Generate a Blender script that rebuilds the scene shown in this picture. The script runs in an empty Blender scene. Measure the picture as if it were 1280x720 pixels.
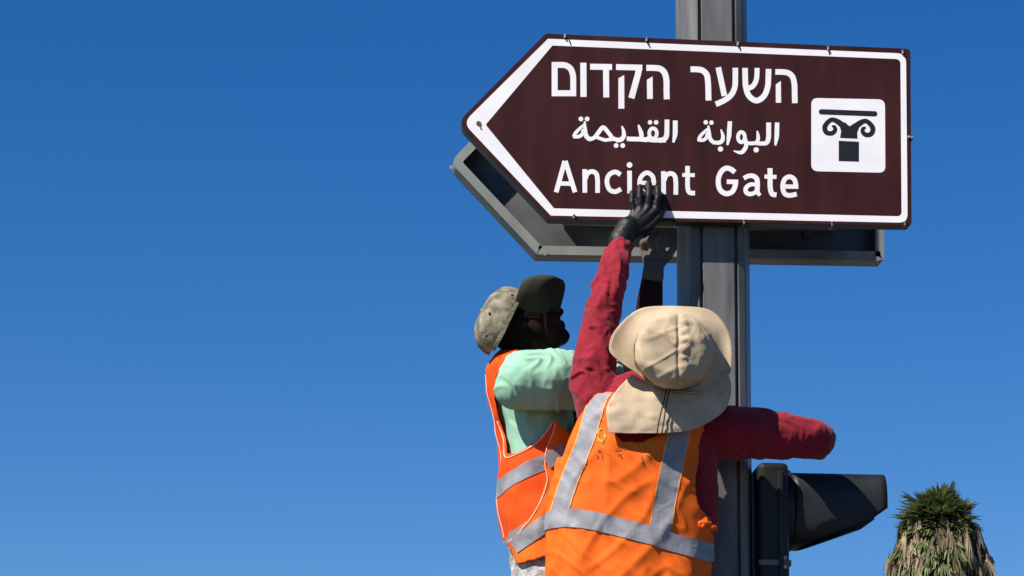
import bpy, bmesh, math, random
from mathutils import Vector, Matrix, noise
from mathutils.bvhtree import BVHTree
R = math.radians
random.seed(7)
S = bpy.context.scene
COL = S.collection

# ------------------------------------------------------------------ camera
F_PX = 3798.3                      # focal length in pixels of a 1280 wide picture
YAW, PIT, ROLL = 0.0954, 0.2442, 0.0035
PP = 640 + 78.0                    # principal point of the cropped photograph
CAM = Vector((-0.7785, -9.0, 1.65))
fw = Vector((math.sin(YAW)*math.cos(PIT), math.cos(YAW)*math.cos(PIT), math.sin(PIT)))
r0 = Vector((math.cos(YAW), -math.sin(YAW), 0)); u0 = r0.cross(fw)
rt = r0*math.cos(ROLL) + u0*math.sin(ROLL); up = -r0*math.sin(ROLL) + u0*math.cos(ROLL)
cd = bpy.data.cameras.new('camera'); cam = bpy.data.objects.new('camera', cd); COL.objects.link(cam)
m = Matrix((rt, up, -fw)).transposed().to_4x4(); m.translation = CAM
cam.matrix_world = m
cd.sensor_width = 36; cd.lens = F_PX*36/1280; cd.shift_x = -78/1280
cd.clip_start = 0.1; cd.clip_end = 6000
S.camera = cam

# ------------------------------------------------------------------ sky, sun, exposure
SUN_EL, SUN_AZ = R(48), R(54)      # azimuth: to the left of straight behind the camera
to_sun = Vector((-math.sin(SUN_AZ)*math.cos(SUN_EL), -math.cos(SUN_AZ)*math.cos(SUN_EL), math.sin(SUN_EL)))
W = bpy.data.worlds.new('World'); S.world = W; W.use_nodes = True
wn = W.node_tree; bg = wn.nodes['Background']
sky = wn.nodes.new('ShaderNodeTexSky'); sky.sky_type = 'NISHITA'; sky.sun_disc = False
sky.sun_elevation = SUN_EL; sky.sun_rotation = math.atan2(to_sun.x, to_sun.y)
sky.altitude = 1800; sky.air_density = 1.0; sky.dust_density = 0.0; sky.ozone_density = 3.0
hs = wn.nodes.new('ShaderNodeHueSaturation'); hs.inputs['Saturation'].default_value = 1.38; hs.inputs['Hue'].default_value = 0.509; hs.inputs['Value'].default_value = 1.18
wn.links.new(sky.outputs[0], hs.inputs['Color']); wn.links.new(hs.outputs[0], bg.inputs[0]); bg.inputs[1].default_value = 0.060
sd = bpy.data.lights.new('sun', 'SUN'); sd.energy = 5.0; sd.angle = R(0.5); sd.color = (1.0, 0.95, 0.87)
sun = bpy.data.objects.new('sun', sd); COL.objects.link(sun)
sun.rotation_euler = to_sun.to_track_quat('Z', 'Y').to_euler(); sun.location = (-6, -8, 12)
S.view_settings.view_transform = 'Standard'; S.view_settings.look = 'None'
S.view_settings.exposure = 0.62; S.view_settings.gamma = 1.0
S.render.engine = 'CYCLES'
S.cycles.max_bounces = 6

# ------------------------------------------------------------------ pixel <-> world
def ray(px, py):
    return fw + rt*((px-PP)/F_PX) + up*((360-py)/F_PX)
YMAP = [lambda y: y]
def at(px, py, y=0.0):
    y = YMAP[0](y); d = ray(px, py); return CAM + d*((y-CAM.y)/d.y)
def topx(p):
    d = p - CAM; z = d.dot(fw)
    return (PP + F_PX*d.dot(rt)/z, 360 - F_PX*d.dot(up)/z)
def mpp(y): return (y-CAM.y)/F_PX*1.02
def inside(pt, poly):
    x, y = pt; c = False; n = len(poly); j = n-1
    for i in range(n):
        xi, yi = poly[i]; xj, yj = poly[j]
        if (yi > y) != (yj > y) and x < (xj-xi)*(y-yi)/(yj-yi)+xi: c = not c
        j = i
    return c
def catmull(pts, n):
    """n samples per span through tuples of any length"""
    out = []; k = len(pts)
    for i in range(k-1):
        p0 = pts[max(i-1, 0)]; p1 = pts[i]; p2 = pts[i+1]; p3 = pts[min(i+2, k-1)]
        for s in range(n):
            t = s/n
            out.append(tuple(0.5*(2*b+(c-a)*t+(2*a-5*b+4*c-d)*t*t+(3*b-a-3*c+d)*t**3) for a, b, c, d in zip(p0, p1, p2, p3)))
    out.append(tuple(pts[-1])); return out
def interp(tab, v):
    """smooth table lookup on first column"""
    if v <= tab[0][0]: return tab[0][1:]
    for a, b in zip(tab, tab[1:]):
        if v <= b[0]:
            t = (v-a[0])/(b[0]-a[0])
            return tuple(x+(y-x)*t for x, y in zip(a[1:], b[1:]))
    return tab[-1][1:]

# ------------------------------------------------------------------ materials
def mat(name, col, rough=0.6, metal=0.0, spec=0.5, var=0.12, vscale=9.0, bump=0.0, bscale=200.0, trans=0.0, sheen=0.0, col2=None, stretch=(1, 1, 1), fold=0.0, fscale=18.0, creased=False):
    M = bpy.data.materials.new(name); M.use_nodes = True; nt = M.node_tree; n = nt.nodes; L = nt.links
    b = n['Principled BSDF']; b.inputs['Roughness'].default_value = rough; b.inputs['Metallic'].default_value = metal
    b.inputs['Specular IOR Level'].default_value = spec
    if sheen: b.inputs['Sheen Weight'].default_value = sheen
    tc = n.new('ShaderNodeTexCoord'); mp = n.new('ShaderNodeMapping'); mp.inputs['Scale'].default_value = stretch
    L.new(tc.outputs['Object'], mp.inputs['Vector'])
    nz = n.new('ShaderNodeTexNoise'); nz.inputs['Scale'].default_value = vscale; nz.inputs['Detail'].default_value = 6
    L.new(mp.outputs[0], nz.inputs['Vector'])
    rp = n.new('ShaderNodeValToRGB'); c2 = col2 or tuple(c*(1-2*var) for c in col)
    c1 = col if col2 else tuple(min(1, c*(1+var)) for c in col)
    rp.color_ramp.elements[0].position = 0.32; rp.color_ramp.elements[1].position = 0.68
    rp.color_ramp.elements[0].color = (*c2, 1); rp.color_ramp.elements[1].color = (*c1, 1)
    L.new(nz.outputs['Fac'], rp.inputs[0]); L.new(rp.outputs[0], b.inputs['Base Color'])
    last = None
    if fold:
        n3 = n.new('ShaderNodeTexNoise'); n3.inputs['Scale'].default_value = fscale; n3.inputs['Detail'].default_value = 2.5; n3.inputs['Distortion'].default_value = 0.8
        if creased: n3.noise_type = 'RIDGED_MULTIFRACTAL'; n3.inputs['Lacunarity'].default_value = 2.2; n3.inputs['Roughness'].default_value = 0.55
        L.new(tc.outputs['Object'], n3.inputs['Vector'])
        bf = n.new('ShaderNodeBump'); bf.inputs['Strength'].default_value = fold; bf.inputs['Distance'].default_value = 0.02
        L.new(n3.outputs['Fac'], bf.inputs['Height']); last = bf
    if bump:
        n2 = n.new('ShaderNodeTexNoise'); n2.inputs['Scale'].default_value = bscale; n2.inputs['Detail'].default_value = 4
        L.new(tc.outputs['Object'], n2.inputs['Vector'])
        bp = n.new('ShaderNodeBump'); bp.inputs['Strength'].default_value = bump; bp.inputs['Distance'].default_value = 0.004
        L.new(n2.outputs['Fac'], bp.inputs['Height'])
        if last: L.new(last.outputs[0], bp.inputs['Normal'])
        last = bp
    if last: L.new(last.outputs[0], b.inputs['Normal'])
    if trans:
        t = n.new('ShaderNodeBsdfTranslucent'); L.new(rp.outputs[0], t.inputs['Color'])
        if last: L.new(last.outputs[0], t.inputs['Normal'])
        mx = n.new('ShaderNodeMixShader'); mx.inputs[0].default_value = trans
        L.new(b.outputs[0], mx.inputs[1]); L.new(t.outputs[0], mx.inputs[2])
        L.new(mx.outputs[0], n['Material Output'].inputs['Surface'])
    return M
M = {
 'brown': mat('brown_sheeting', (0.043, 0.0090, 0.0088), 0.55, spec=0.18, var=0.22, vscale=4.0, bump=0.04, bscale=60, stretch=(3, 1, 0.6)),
 'white': mat('white_sheeting', (0.86, 0.82, 0.82), 0.55, spec=0.2, var=0.035, vscale=7),
 'black': mat('black_sheeting', (0.012, 0.013, 0.016), 0.5, spec=0.3),
 'rim': mat('dark_rim', (0.030, 0.022, 0.026), 0.45, spec=0.4, var=0.25, vscale=14),
 'alu': mat('grey_aluminium', (0.27, 0.285, 0.265), 0.5, metal=0.2, var=0.16, vscale=6, bump=0.08, bscale=90, stretch=(1, 1, 0.4)),
 'panel': mat('dull_sign_back', (0.115, 0.125, 0.12), 0.55, metal=0.2, var=0.25, vscale=4, bump=0.05, bscale=60),
 'pole': mat('pole_grey_paint', (0.145, 0.143, 0.137), 0.45, spec=0.3, var=0.2, vscale=9, bump=0.08, bscale=140, stretch=(2.5, 2.5, 0.3)),
 'steel': mat('zinc_steel', (0.34, 0.33, 0.32), 0.5, metal=0.5, var=0.2, vscale=60),
 'rust': mat('rust_mark', (0.12, 0.085, 0.07), 0.8, var=0.5, vscale=90),
 'signal': mat('signal_housing_black', (0.015, 0.0165, 0.018), 0.5, spec=0.3, var=0.25, vscale=8, bump=0.06, bscale=150),
 'lens_red': mat('red_lens', (0.35, 0.02, 0.015), 0.2), 'lens_amber': mat('amber_lens', (0.4, 0.16, 0.01), 0.2), 'lens_green': mat('green_lens', (0.01, 0.22, 0.12), 0.2),
 'orange': mat('fluorescent_orange', (0.98, 0.160, 0.013), 0.75, spec=0.2, var=0.05, vscale=10, bump=0.2, bscale=520, trans=0.16, fold=0.13, fscale=6, creased=True),
 'shadedorange': mat('shaded_fluorescent_orange', (0.92, 0.105, 0.010), 0.75, spec=0.2, var=0.06, vscale=10, bump=0.12, bscale=420, trans=0.22, fold=0.15, fscale=6, creased=True),  # orange vest cloth, the redder tone of its shaded side put into the colour
 'tape': mat('reflective_tape', (0.27, 0.265, 0.285), 0.6, spec=0.3, var=0.12, vscale=22, bump=0.08, bscale=260, fold=0.3, fscale=13),
 'piping': mat('pale_piping', (0.80, 0.42, 0.30), 0.7, var=0.06),
 'seam': mat('pale_orange_thread', (0.85, 0.36, 0.13), 0.8, var=0.1, vscale=60),
 'maroon': mat('maroon_cotton', (0.245, 0.010, 0.022), 0.85, spec=0.2, var=0.10, vscale=14, bump=0.15, bscale=420, sheen=0.1, fold=0.16, fscale=11, creased=True),
 'mint': mat('mint_cotton', (0.27, 0.49, 0.345), 0.85, spec=0.2, var=0.06, vscale=12, bump=0.15, bscale=420, fold=0.16, fscale=10, creased=True),
 'hat': mat('khaki_canvas', (0.49, 0.375, 0.25), 0.92, spec=0.1, var=0.10, vscale=12, bump=0.3, bscale=520, fold=0.12, fscale=11, creased=True),
 'stitch': mat('khaki_thread', (0.36, 0.26, 0.16), 0.9),
 'cap': mat('grey_beige_canvas', (0.24, 0.21, 0.15), 0.92, spec=0.1, var=0.3, vscale=34, bump=0.35, bscale=300, fold=0.3, fscale=30),
 'visor': mat('dark_visor_cloth', (0.050, 0.047, 0.030), 0.9, spec=0.1, var=0.15),
 'glove': mat('black_glove', (0.007, 0.007, 0.0075), 0.5, spec=0.3, var=0.3, vscale=30, bump=0.3, bscale=240),
 'greyglove': mat('worn_grey_glove', (0.115, 0.10, 0.082), 0.85, spec=0.15, var=0.14, vscale=50, bump=0.3, bscale=240),
 'darkskin': mat('dark_brown_skin', (0.022, 0.0075, 0.0055), 0.7, spec=0.12, var=0.1, vscale=14, bump=0.08, bscale=200),
 'skin': mat('tan_skin', (0.40, 0.20, 0.135), 0.5, spec=0.4, var=0.08, vscale=14, bump=0.08, bscale=200),
 'hair': mat('black_hair', (0.006, 0.005, 0.0045), 0.8, spec=0.1, var=0.3, vscale=80, bump=0.5, bscale=300),
 'eye': mat('dark_eye', (0.03, 0.02, 0.015), 0.15),
 'cord': mat('black_cord', (0.02, 0.018, 0.016), 0.8, bump=0.3, bscale=600),
 'print': mat('olive_print', (0.52, 0.30, 0.015), 0.8, var=0.25, vscale=90),
 'printdark': mat('brown_print', (0.42, 0.13, 0.01), 0.8, var=0.25, vscale=90),
 'trouser': mat('navy_trousers', (0.03, 0.035, 0.055), 0.85, var=0.2, bump=0.2, bscale=300),
 'greytrouser': mat('pale_grey_cotton', (0.42, 0.40, 0.38), 0.85, var=0.3, vscale=25, bump=0.3, bscale=300, fold=0.6, fscale=40),
 'boot': mat('brown_boot_leather', (0.07, 0.04, 0.025), 0.6, var=0.2),
 'leaf': mat('palm_leaf_green', (0.20, 0.215, 0.075), 0.5, var=0.35, vscale=2.4, col2=(0.045, 0.075, 0.022), trans=0.2),
 'dead': mat('dead_palm_frond', (0.40, 0.30, 0.175), 0.85, var=0.4, vscale=2.6, col2=(0.13, 0.085, 0.045), trans=0.1),
 'dead2': mat('old_palm_frond', (0.15, 0.135, 0.065), 0.9, var=0.4, vscale=3.0, col2=(0.06, 0.055, 0.028)),
 'bark': mat('palm_bark', (0.16, 0.12, 0.085), 0.9, var=0.3, vscale=3, bump=0.8, bscale=14, stretch=(1, 1, 3)),
 'ground': mat('pale_paving', (0.055, 0.052, 0.048), 0.9, var=0.15, vscale=0.4, bump=0.3, bscale=40),
}

# ------------------------------------------------------------------ object helpers
def obj(name, verts, faces, material, parent=None, smooth=False, recalc=False):
    me = bpy.data.meshes.new(name); me.from_pydata([tuple(v) for v in verts], [], faces)
    if recalc:
        b = bmesh.new(); b.from_mesh(me); bmesh.ops.recalc_face_normals(b, faces=b.faces); b.to_mesh(me); b.free()
    me.materials.append(M[material] if isinstance(material, str) else material)
    if smooth: me.polygons.foreach_set('use_smooth', [True]*len(me.polygons))
    me.update()
    o = bpy.data.objects.new(name, me); COL.objects.link(o)
    if parent: o.parent = parent; o.matrix_parent_inverse = Matrix.Translation(parent.location).inverted()
    return o
def bobj(name, b, material, parent=None, smooth=False):
    bmesh.ops.recalc_face_normals(b, faces=b.faces)
    me = bpy.data.meshes.new(name); b.to_mesh(me); b.free(); me.materials.append(M[material])
    if smooth: me.polygons.foreach_set('use_smooth', [True]*len(me.polygons))
    o = bpy.data.objects.new(name, me); COL.objects.link(o)
    if parent: o.parent = parent; o.matrix_parent_inverse = Matrix.Translation(parent.location).inverted()
    return o
def thing(name, label, cat, loc, group=None):
    o = bpy.data.objects.new(name, None); COL.objects.link(o); o.location = loc; o.empty_display_size = 0.1
    o['label'] = label; o['category'] = cat
    if group: o['group'] = group
    return o
def solid(o, t, off=-1.0):
    md = o.modifiers.new('thickness', 'SOLIDIFY'); md.thickness = t; md.offset = off
def bevel(o, w, seg=2, ang=30):
    md = o.modifiers.new('bevel', 'BEVEL'); md.width = w; md.segments = seg; md.limit_method = 'ANGLE'; md.angle_limit = R(ang)
def box(b, c, s, rot=None):
    r = bmesh.ops.create_cube(b, size=1.0, matrix=Matrix.Translation(c) @ (rot.to_4x4() if rot else Matrix()) @ Matrix.Diagonal((*s, 1)))
    return r
def cyl(b, p, q, r1, r2=None, n=20):
    p = Vector(p); q = Vector(q); d = q-p
    mt = Matrix.Translation((p+q)/2) @ d.to_track_quat('Z', 'Y').to_matrix().to_4x4()
    bmesh.ops.create_cone(b, cap_ends=True, segments=n, radius1=r1, radius2=r1 if r2 is None else r2, depth=d.length, matrix=mt)
def ball(b, c, r, axes=None, sub=3):
    if not isinstance(r, (tuple, list)): r = (r, r, r)
    mt = Matrix.Diagonal((*r, 1))
    if axes: mt = Matrix(axes).transposed().to_4x4() @ mt
    bmesh.ops.create_icosphere(b, subdivisions=sub, radius=1, matrix=Matrix.Translation(c) @ mt)
def cap(b, p, r1, q, r2, n=5):
    """rounded tapered limb"""
    p = Vector(p); q = Vector(q); ball(b, p, r1); ball(b, q, r2)
    cyl(b, p, q, r1, r2, 24)
def remeshed(b, voxel, smooth=6):
    me = bpy.data.meshes.new('tmp'); b.to_mesh(me); b.free()
    o = bpy.data.objects.new('tmp', me); COL.objects.link(o)
    md = o.modifiers.new('r', 'REMESH'); md.mode = 'VOXEL'; md.voxel_size = voxel
    sm = o.modifiers.new('s', 'SMOOTH'); sm.iterations = smooth; sm.factor = 0.5
    dg = bpy.context.evaluated_depsgraph_get(); dg.update()
    ev = o.evaluated_get(dg); new = bpy.data.meshes.new_from_object(ev)
    bpy.data.objects.remove(o); bpy.data.meshes.remove(me)
    return new
def link_mesh(name, me, material, parent):
    me.materials.clear(); me.materials.append(M[material]); me.name = name
    me.polygons.foreach_set('use_smooth', [True]*len(me.polygons))
    o = bpy.data.objects.new(name, me); COL.objects.link(o); o.parent = parent
    o.matrix_parent_inverse = Matrix.Translation(parent.location).inverted(); return o
def ridge(v):
    return 1-abs(noise.noise(v))*2.2
def tube_grid(path, n=40, sub=8, fold=None):
    """path of (Vector, r) -> verts, faces with folds; fold(s, th)-> radial offset"""
    pts = catmull([(*p, r) for p, r in path], sub)
    vs = []; fs = []; s = 0; ref = None
    for i, q in enumerate(pts):
        c = Vector(q[:3]); a = Vector(pts[max(i-1, 0)][:3]); bq = Vector(pts[min(i+1, len(pts)-1)][:3])
        t = (bq-a).normalized()
        if ref is None: ref = t.orthogonal().normalized()
        ref = (ref - t*ref.dot(t)).normalized(); bi = t.cross(ref)
        if i: s += (c-Vector(pts[i-1][:3])).length
        for k in range(n):
            th = 2*math.pi*k/n
            d = ref*math.cos(th)+bi*math.sin(th)
            rr = q[3] + (fold(s, th, c+d*q[3]) if fold else 0)
            vs.append(c+d*rr)
    m_ = len(pts)
    for i in range(m_-1):
        for k in range(n):
            fs.append((i*n+k, i*n+(k+1) % n, (i+1)*n+(k+1) % n, (i+1)*n+k))
    fs.append(tuple(range(n-1, -1, -1))); fs.append(tuple(range((m_-1)*n, m_*n)))
    return vs, fs
def patch(grid, n=8, disp=None, jit=0.0):
    """grid rows of (px,py,y) -> smooth sheet"""
    rows = [catmull(r, n) for r in grid]; cols = list(zip(*rows))
    cols = [catmull(list(c), n) for c in cols]
    vs = []; nu = len(cols); nv = len(cols[0])
    for i, c in enumerate(cols):
        for j, p in enumerate(c):
            v = at(*p)
            if disp: v = v + disp(v, i/(nu-1), j/(nv-1))
            vs.append(v)
    fs = [(i*nv+j, i*nv+j+1, (i+1)*nv+j+1, (i+1)*nv+j) for i in range(nu-1) for j in range(nv-1)]
    return vs, fs

# ------------------------------------------------------------------ ground
g = obj('ground', [(-3000, -400, 0), (3000, -400, 0), (3000, 5000, 0), (-3000, 5000, 0)], [(0, 1, 2, 3)], 'ground'); g['kind'] = 'structure'

# ------------------------------------------------------------------ outline tools (x,z lists in a vertical plane)
def xz(pts, y=0.0): return [(lambda v: (v.x, v.z))(at(px, py, y)) for px, py in pts]
def rounded(poly, rad, seg=6):
    out = []; n = len(poly)
    for i in range(n):
        p = Vector(poly[i]); a = (Vector(poly[i-1])-p); b_ = (Vector(poly[(i+1) % n])-p); r = rad[i]
        ang = a.angle(b_); t = r/math.tan(ang/2); a.normalize(); b_.normalize()
        t0 = p+a*t; t1 = p+b_*t
        for s in range(seg+1):
            f = s/seg; out.append(tuple(t0*(1-f)**2+p*2*f*(1-f)+t1*f*f))
    return out
def inset(poly, d):
    n = len(poly); area = sum(poly[i-1][0]*poly[i][1]-poly[i][0]*poly[i-1][1] for i in range(n)); sg = 1 if area > 0 else -1
    out = []
    for i in range(n):
        a = Vector(poly[i-1]); p = Vector(poly[i]); c = Vector(poly[(i+1) % n])
        e1 = (p-a).normalized(); e2 = (c-p).normalized()
        n1 = Vector((-e1.y, e1.x))*sg; n2 = Vector((-e2.y, e2.x))*sg
        k = (n1+n2); k = k/(max(0.2, 1+n1.dot(n2)))
        out.append(tuple(p+k*d))
    return out
def slab(name, poly, y0, y1, material, parent):
    n = len(poly); vs = [(x, y0, z) for x, z in poly]+[(x, y1, z) for x, z in poly]
    fs = [tuple(range(n)), tuple(range(2*n-1, n-1, -1))]+[(i, n+i, n+(i+1) % n, (i+1) % n) for i in range(n)]
    return obj(name, vs, fs, material, parent, recalc=True)
def ring(name, outer, inner, y0, y1, material, parent):
    n = len(outer)
    vs = [(x, y0, z) for x, z in outer]+[(x, y0, z) for x, z in inner]+[(x, y1, z) for x, z in outer]+[(x, y1, z) for x, z in inner]
    fs = []
    for i in range(n):
        j = (i+1) % n
        fs += [(i, j, n+j, n+i), (2*n+i, 3*n+i, 3*n+j, 2*n+j), (i, 2*n+i, 2*n+j, j), (n+i, n+j, 3*n+j, 3*n+i)]
    return obj(name, vs, fs, material, parent, recalc=True)

# ------------------------------------------------------------------ the pole
PX = at(896.5, 300, 0.09).x; PY0 = 0.060
half = [(0, 0), (.0495, 0), (.0495, .022), (.0595, .022), (.0595, .0), (.0635, .001), (.083, .011), (.088, .018), (.112, .10), (.114, .125)]
prof = [(x, y) for x, y in half[1:]] + [(x, .25-y) for x, y in reversed(half[1:])]
prof = prof + [(-x, y) for x, y in reversed(prof)]
pole = thing('street_pole', 'tall grey grooved metal pole carrying both direction signs', 'pole', (PX, PY0+.125, 0))
n = len(prof); vs = [(PX+x, PY0+y, z) for z in (0.03, 7.4) for x, y in prof]
fs = [tuple(range(n)), tuple(range(n, 2*n))]+[(i, (i+1) % n, n+(i+1) % n, n+i) for i in range(n)]
o = obj('shaft', vs, fs, 'pole', pole, recalc=True); bevel(o, .0022, 2, 25)
b = bmesh.new(); cyl(b, (PX, PY0+.125, 0), (PX, PY0+.125, .03), .24, n=32)
for k in range(4):
    a = math.pi/4+k*math.pi/2; cyl(b, (PX+.19*math.cos(a), PY0+.125+.19*math.sin(a), .03), (PX+.19*math.cos(a), PY0+.125+.19*math.sin(a), .06), .018, n=6)
bobj('base_plate', b, 'steel', pole)
b = bmesh.new(); cyl(b, (PX, PY0+.125, 7.4), (PX, PY0+.125, 7.42), .13, n=24); bobj('top_cap', b, 'pole', pole)
prof_c = Vector((PX, PY0+.125))
def band(z, h, parent, name='clamp_band'):
    hull = [(.0505, -.003), (.0835, .009), (.0905, .017), (.1155, .10), (.1165, .125)]
    hull = hull+[(x, .25-y) for x, y in reversed(hull[:-1])]; hull = hull+[(-x, y) for x, y in reversed(hull)]
    vs = []; n = len(hull)
    for zz in (z-h/2, z+h/2):
        for x, y in hull: vs.append((PX+x, PY0+y, zz))
    fs = [(i, (i+1) % n, n+(i+1) % n, n+i) for i in range(n)]
    o = obj(name, vs, fs, 'steel', parent, recalc=True); solid(o, .0025, 1); return o

# ------------------------------------------------------------------ the front direction sign
OUT = [(682, 42), (1138, 61), (1139.5, 282), (686, 274), (572, 153)]
out_xz = rounded(xz(OUT), [.012, .016, .012, .012, .04])
sign = thing('direction_sign', 'brown arrow-shaped sign with white lettering and column emblem facing the street', 'sign', at(855, 280, .04))
slab('panel', out_xz, 0.0, 0.006, 'brown', sign)
ring('rim', out_xz, inset(out_xz, .004), 0.006, 0.052, 'rim', sign)
ring('rim_lip', inset(out_xz, .0005), inset(out_xz, .03), 0.052, 0.056, 'rim', sign)
OFF = 0.0004
def flat(name, polys, off, material, parent, y=0.0):
    """flat film pieces lying just in front of the plane: list of pixel polygons"""
    vs = []; fs = []
    for k, poly in enumerate(polys):
        b0 = len(vs)
        for px, py in poly:
            p = at(px, py, y); vs.append((p.x, y-off-k*2e-6, p.z))
        fs.append(tuple(range(b0, len(vs))))
    o = obj(name, vs, fs, material, parent); 
    b = bmesh.new(); b.from_mesh(o.data); bmesh.ops.triangulate(b, faces=b.faces)
    for f in b.faces:
        if f.normal.y > 0: f.normal_flip()
    b.to_mesh(o.data); b.free(); return o
# thin dark edge in the panel colour, then the white line
wo = rounded(xz([(685, 48.5), (1132.5, 67), (1134.5, 278.5), (688.5, 269.5), (579, 153.5)]), [.004, .03, .03, .006, .035])
wi = rounded(xz([(690.5, 57), (1125.5, 74), (1127, 270.5), (692.5, 260.5), (607, 156)]), [.004, .016, .016, .004, .008])
ring('white_border', wo, wi, -0.0005, -0.0002, 'white', sign)

def stroke(pts, w, closed=False):
    """pixel polyline with width(s) -> quads"""
    n = len(pts); ws = w if isinstance(w, (list, tuple)) else [w]*n; L = []; Rr = []
    for i in range(n):
        p = Vector(pts[i]); a = Vector(pts[i-1]) if (i or closed) else None; c = Vector(pts[(i+1) % n]) if (i < n-1 or closed) else None
        e1 = (p-a).normalized() if a is not None else (c-p).normalized()
        e2 = (c-p).normalized() if c is not None else e1
        n1 = Vector((-e1.y, e1.x)); n2 = Vector((-e2.y, e2.x)); k = (n1+n2)/max(0.5, 1+n1.dot(n2))
        L.append(tuple(p+k*ws[i]/2)); Rr.append(tuple(p-k*ws[i]/2))
    rng = range(n) if closed else range(n-1)
    return [[L[i], L[(i+1) % n], Rr[(i+1) % n], Rr[i]] for i in rng]
def curve(pts, w, n=6):
    ws = w if isinstance(w, (list, tuple)) else [w]*len(pts)
    q = catmull([(*p, a) for p, a in zip(pts, ws)], n)
    return stroke([(a, b_) for a, b_, c in q], [c for a, b_, c in q])
def disc(c, r, n=14): return [[(c[0]+r*math.cos(2*math.pi*k/n), c[1]+r*math.sin(2*math.pi*k/n)) for k in range(n)]]
def ell(c, rx, ry, w, n=20): return stroke([(c[0]+rx*math.cos(2*math.pi*k/n), c[1]+ry*math.sin(2*math.pi*k/n)) for k in range(n)], w, True)
def place(polys, x0, y0, k): return [[(x0+x*k, y0+y*k) for x, y in p] for p in polys]

h1 = []
h1 += stroke([(100, 58), (100, 378)], 56) + curve([(75, 85), (140, 84), (200, 88), (248, 118), (272, 180), (275, 260), (275, 378)], 55) + stroke([(75, 351), (302, 351)], 56)
h1 += stroke([(370, 64), (372, 385)], 58)
h1 += stroke([(434, 101), (640, 104)], 56) + stroke([(583, 104), (586, 390)], 56)
h1 += stroke([(678, 104), (925, 110)], 55) + stroke([(897, 100), (886, 165), (822, 397)], 58)
h1 += [[(700, 210), (755, 180), (756, 496), (700, 496)]]
h1 += curve([(963, 112), (1040, 113), (1095, 122), (1135, 160), (1152, 230), (1153, 320), (1155, 408)], 56) + [[(968, 225), (1022, 192), (1024, 404), (970, 404)]]
flat('hebrew_word', place(h1, 680, 70, 170/1280), OFF, 'white', sign)
h2 = []
h2 += curve([(105, 133), (170, 134), (225, 145), (268, 190), (280, 270), (283, 350), (285, 445)], 58)
h2 += stroke([(383, 114), (444, 400)], 56) + curve([(553, 118), (553, 220), (548, 310), (515, 385), (450, 440), (358, 484)], 55)
h2 += curve([(650, 120), (652, 220), (658, 310), (690, 400), (765, 447), (840, 400), (876, 310), (883, 220), (885, 130)], 56)
h2 += curve([(770, 120), (768, 200), (755, 260), (720, 308), (660, 328)], 50)
h2 += curve([(953, 160), (1030, 161), (1085, 172), (1125, 210), (1143, 280), (1146, 370), (1148, 472)], 56) + [[(957, 285), (1008, 250), (1011, 468), (958, 468)]]
flat('hebrew_word', place(h2, 850, 70, .125), OFF, 'white', sign)
a1 = []
a1 += curve([(1152, 85), (1152, 160), (1150, 230), (1132, 306)], [48, 48, 46, 22])
a1 += curve([(1070, 76), (1069, 160), (1066, 230), (1045, 270), (990, 285)], [48, 48, 50, 50, 50]) + stroke([(1060, 283), (940, 283), (870, 275)], 44)
a1 += ell((930, 215), 38, 52, 36) + stroke([(905, 255), (860, 278), (800, 272), (685, 270)], 46) + curve([(783, 128), (798, 170), (812, 215), (815, 260)], [14, 34, 44, 44]) + disc((900, 104), 23) + disc((961, 104), 23)
a1 += stroke([(677, 245), (677, 290)], 20)
a1 += curve([(618, 140), (635, 190), (637, 240), (610, 276), (560, 282)], [14, 34, 42, 46, 44]) + disc((561, 336), 24) + disc((627, 336), 24)
a1 += curve([(575, 278), (525, 262), (490, 215), (432, 155), (385, 205), (345, 255), (290, 276)], [40, 42, 40, 42, 42, 40, 40]) + stroke([(370, 255), (450, 282), (530, 272)], 34)
a1 += curve([(246, 92), (250, 170), (262, 240), (300, 276)], [16, 38, 44, 44]) + curve([(246, 120), (195, 168), (152, 215), (140, 248)], [18, 30, 36, 36]) + curve([(130, 250), (185, 246), (222, 222), (226, 170)], [28, 36, 34, 22]) + disc((209, 70), 24) + disc((271, 70), 24)
flat('arabic_word', place(a1, 700, 140, .125), OFF, 'white', sign)
a2 = []
a2 += curve([(1096, 130), (1094, 220), (1090, 310), (1074, 412)], [54, 56, 54, 24])
a2 += curve([(993, 130), (992, 220), (990, 320), (965, 380), (900, 388), (840, 386)], [60, 60, 60, 54, 50, 46])
a2 += curve([(850, 232), (862, 290), (858, 350), (820, 384), (720, 384)], [16, 40, 46, 46, 44]) + disc((839, 466), 33)
a2 += ell((657, 310), 42, 62, 46) + curve([(705, 330), (716, 400), (700, 455), (650, 500), (560, 478)], [44, 50, 52, 46, 12])
a2 += curve([(516, 115), (509, 210), (504, 300), (484, 408)], [54, 56, 54, 24])
a2 += curve([(404, 215), (428, 290), (424, 345), (385, 378), (300, 374)], [16, 42, 50, 50, 46]) + disc((399, 456), 33)
a2 += curve([(250, 165), (258, 250), (268, 320), (305, 372)], [20, 46, 50, 48]) + curve([(248, 200), (195, 250), (150, 300), (130, 345)], [22, 36, 42, 40]) + curve([(115, 350), (180, 348), (222, 320), (232, 250)], [24, 42, 40, 24]) + disc((218, 128), 28) + disc((288, 132), 28)
flat('arabic_word', place(a2, 860, 140, 130/1280), OFF, 'white', sign)
e1 = []
e1 += stroke([(97, 322), (166, 72)], 38) + stroke([(170, 72), (248, 322)], 38) + stroke([(125, 252), (222, 254)], 34)
e1 += stroke([(325, 138), (327, 326)], 37) + curve([(330, 215), (348, 172), (385, 156), (418, 175), (428, 225), (428, 327)], 37)
e1 += curve([(612, 182), (570, 160), (522, 182), (503, 235), (522, 298), (568, 318), (616, 296)], 37)
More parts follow.
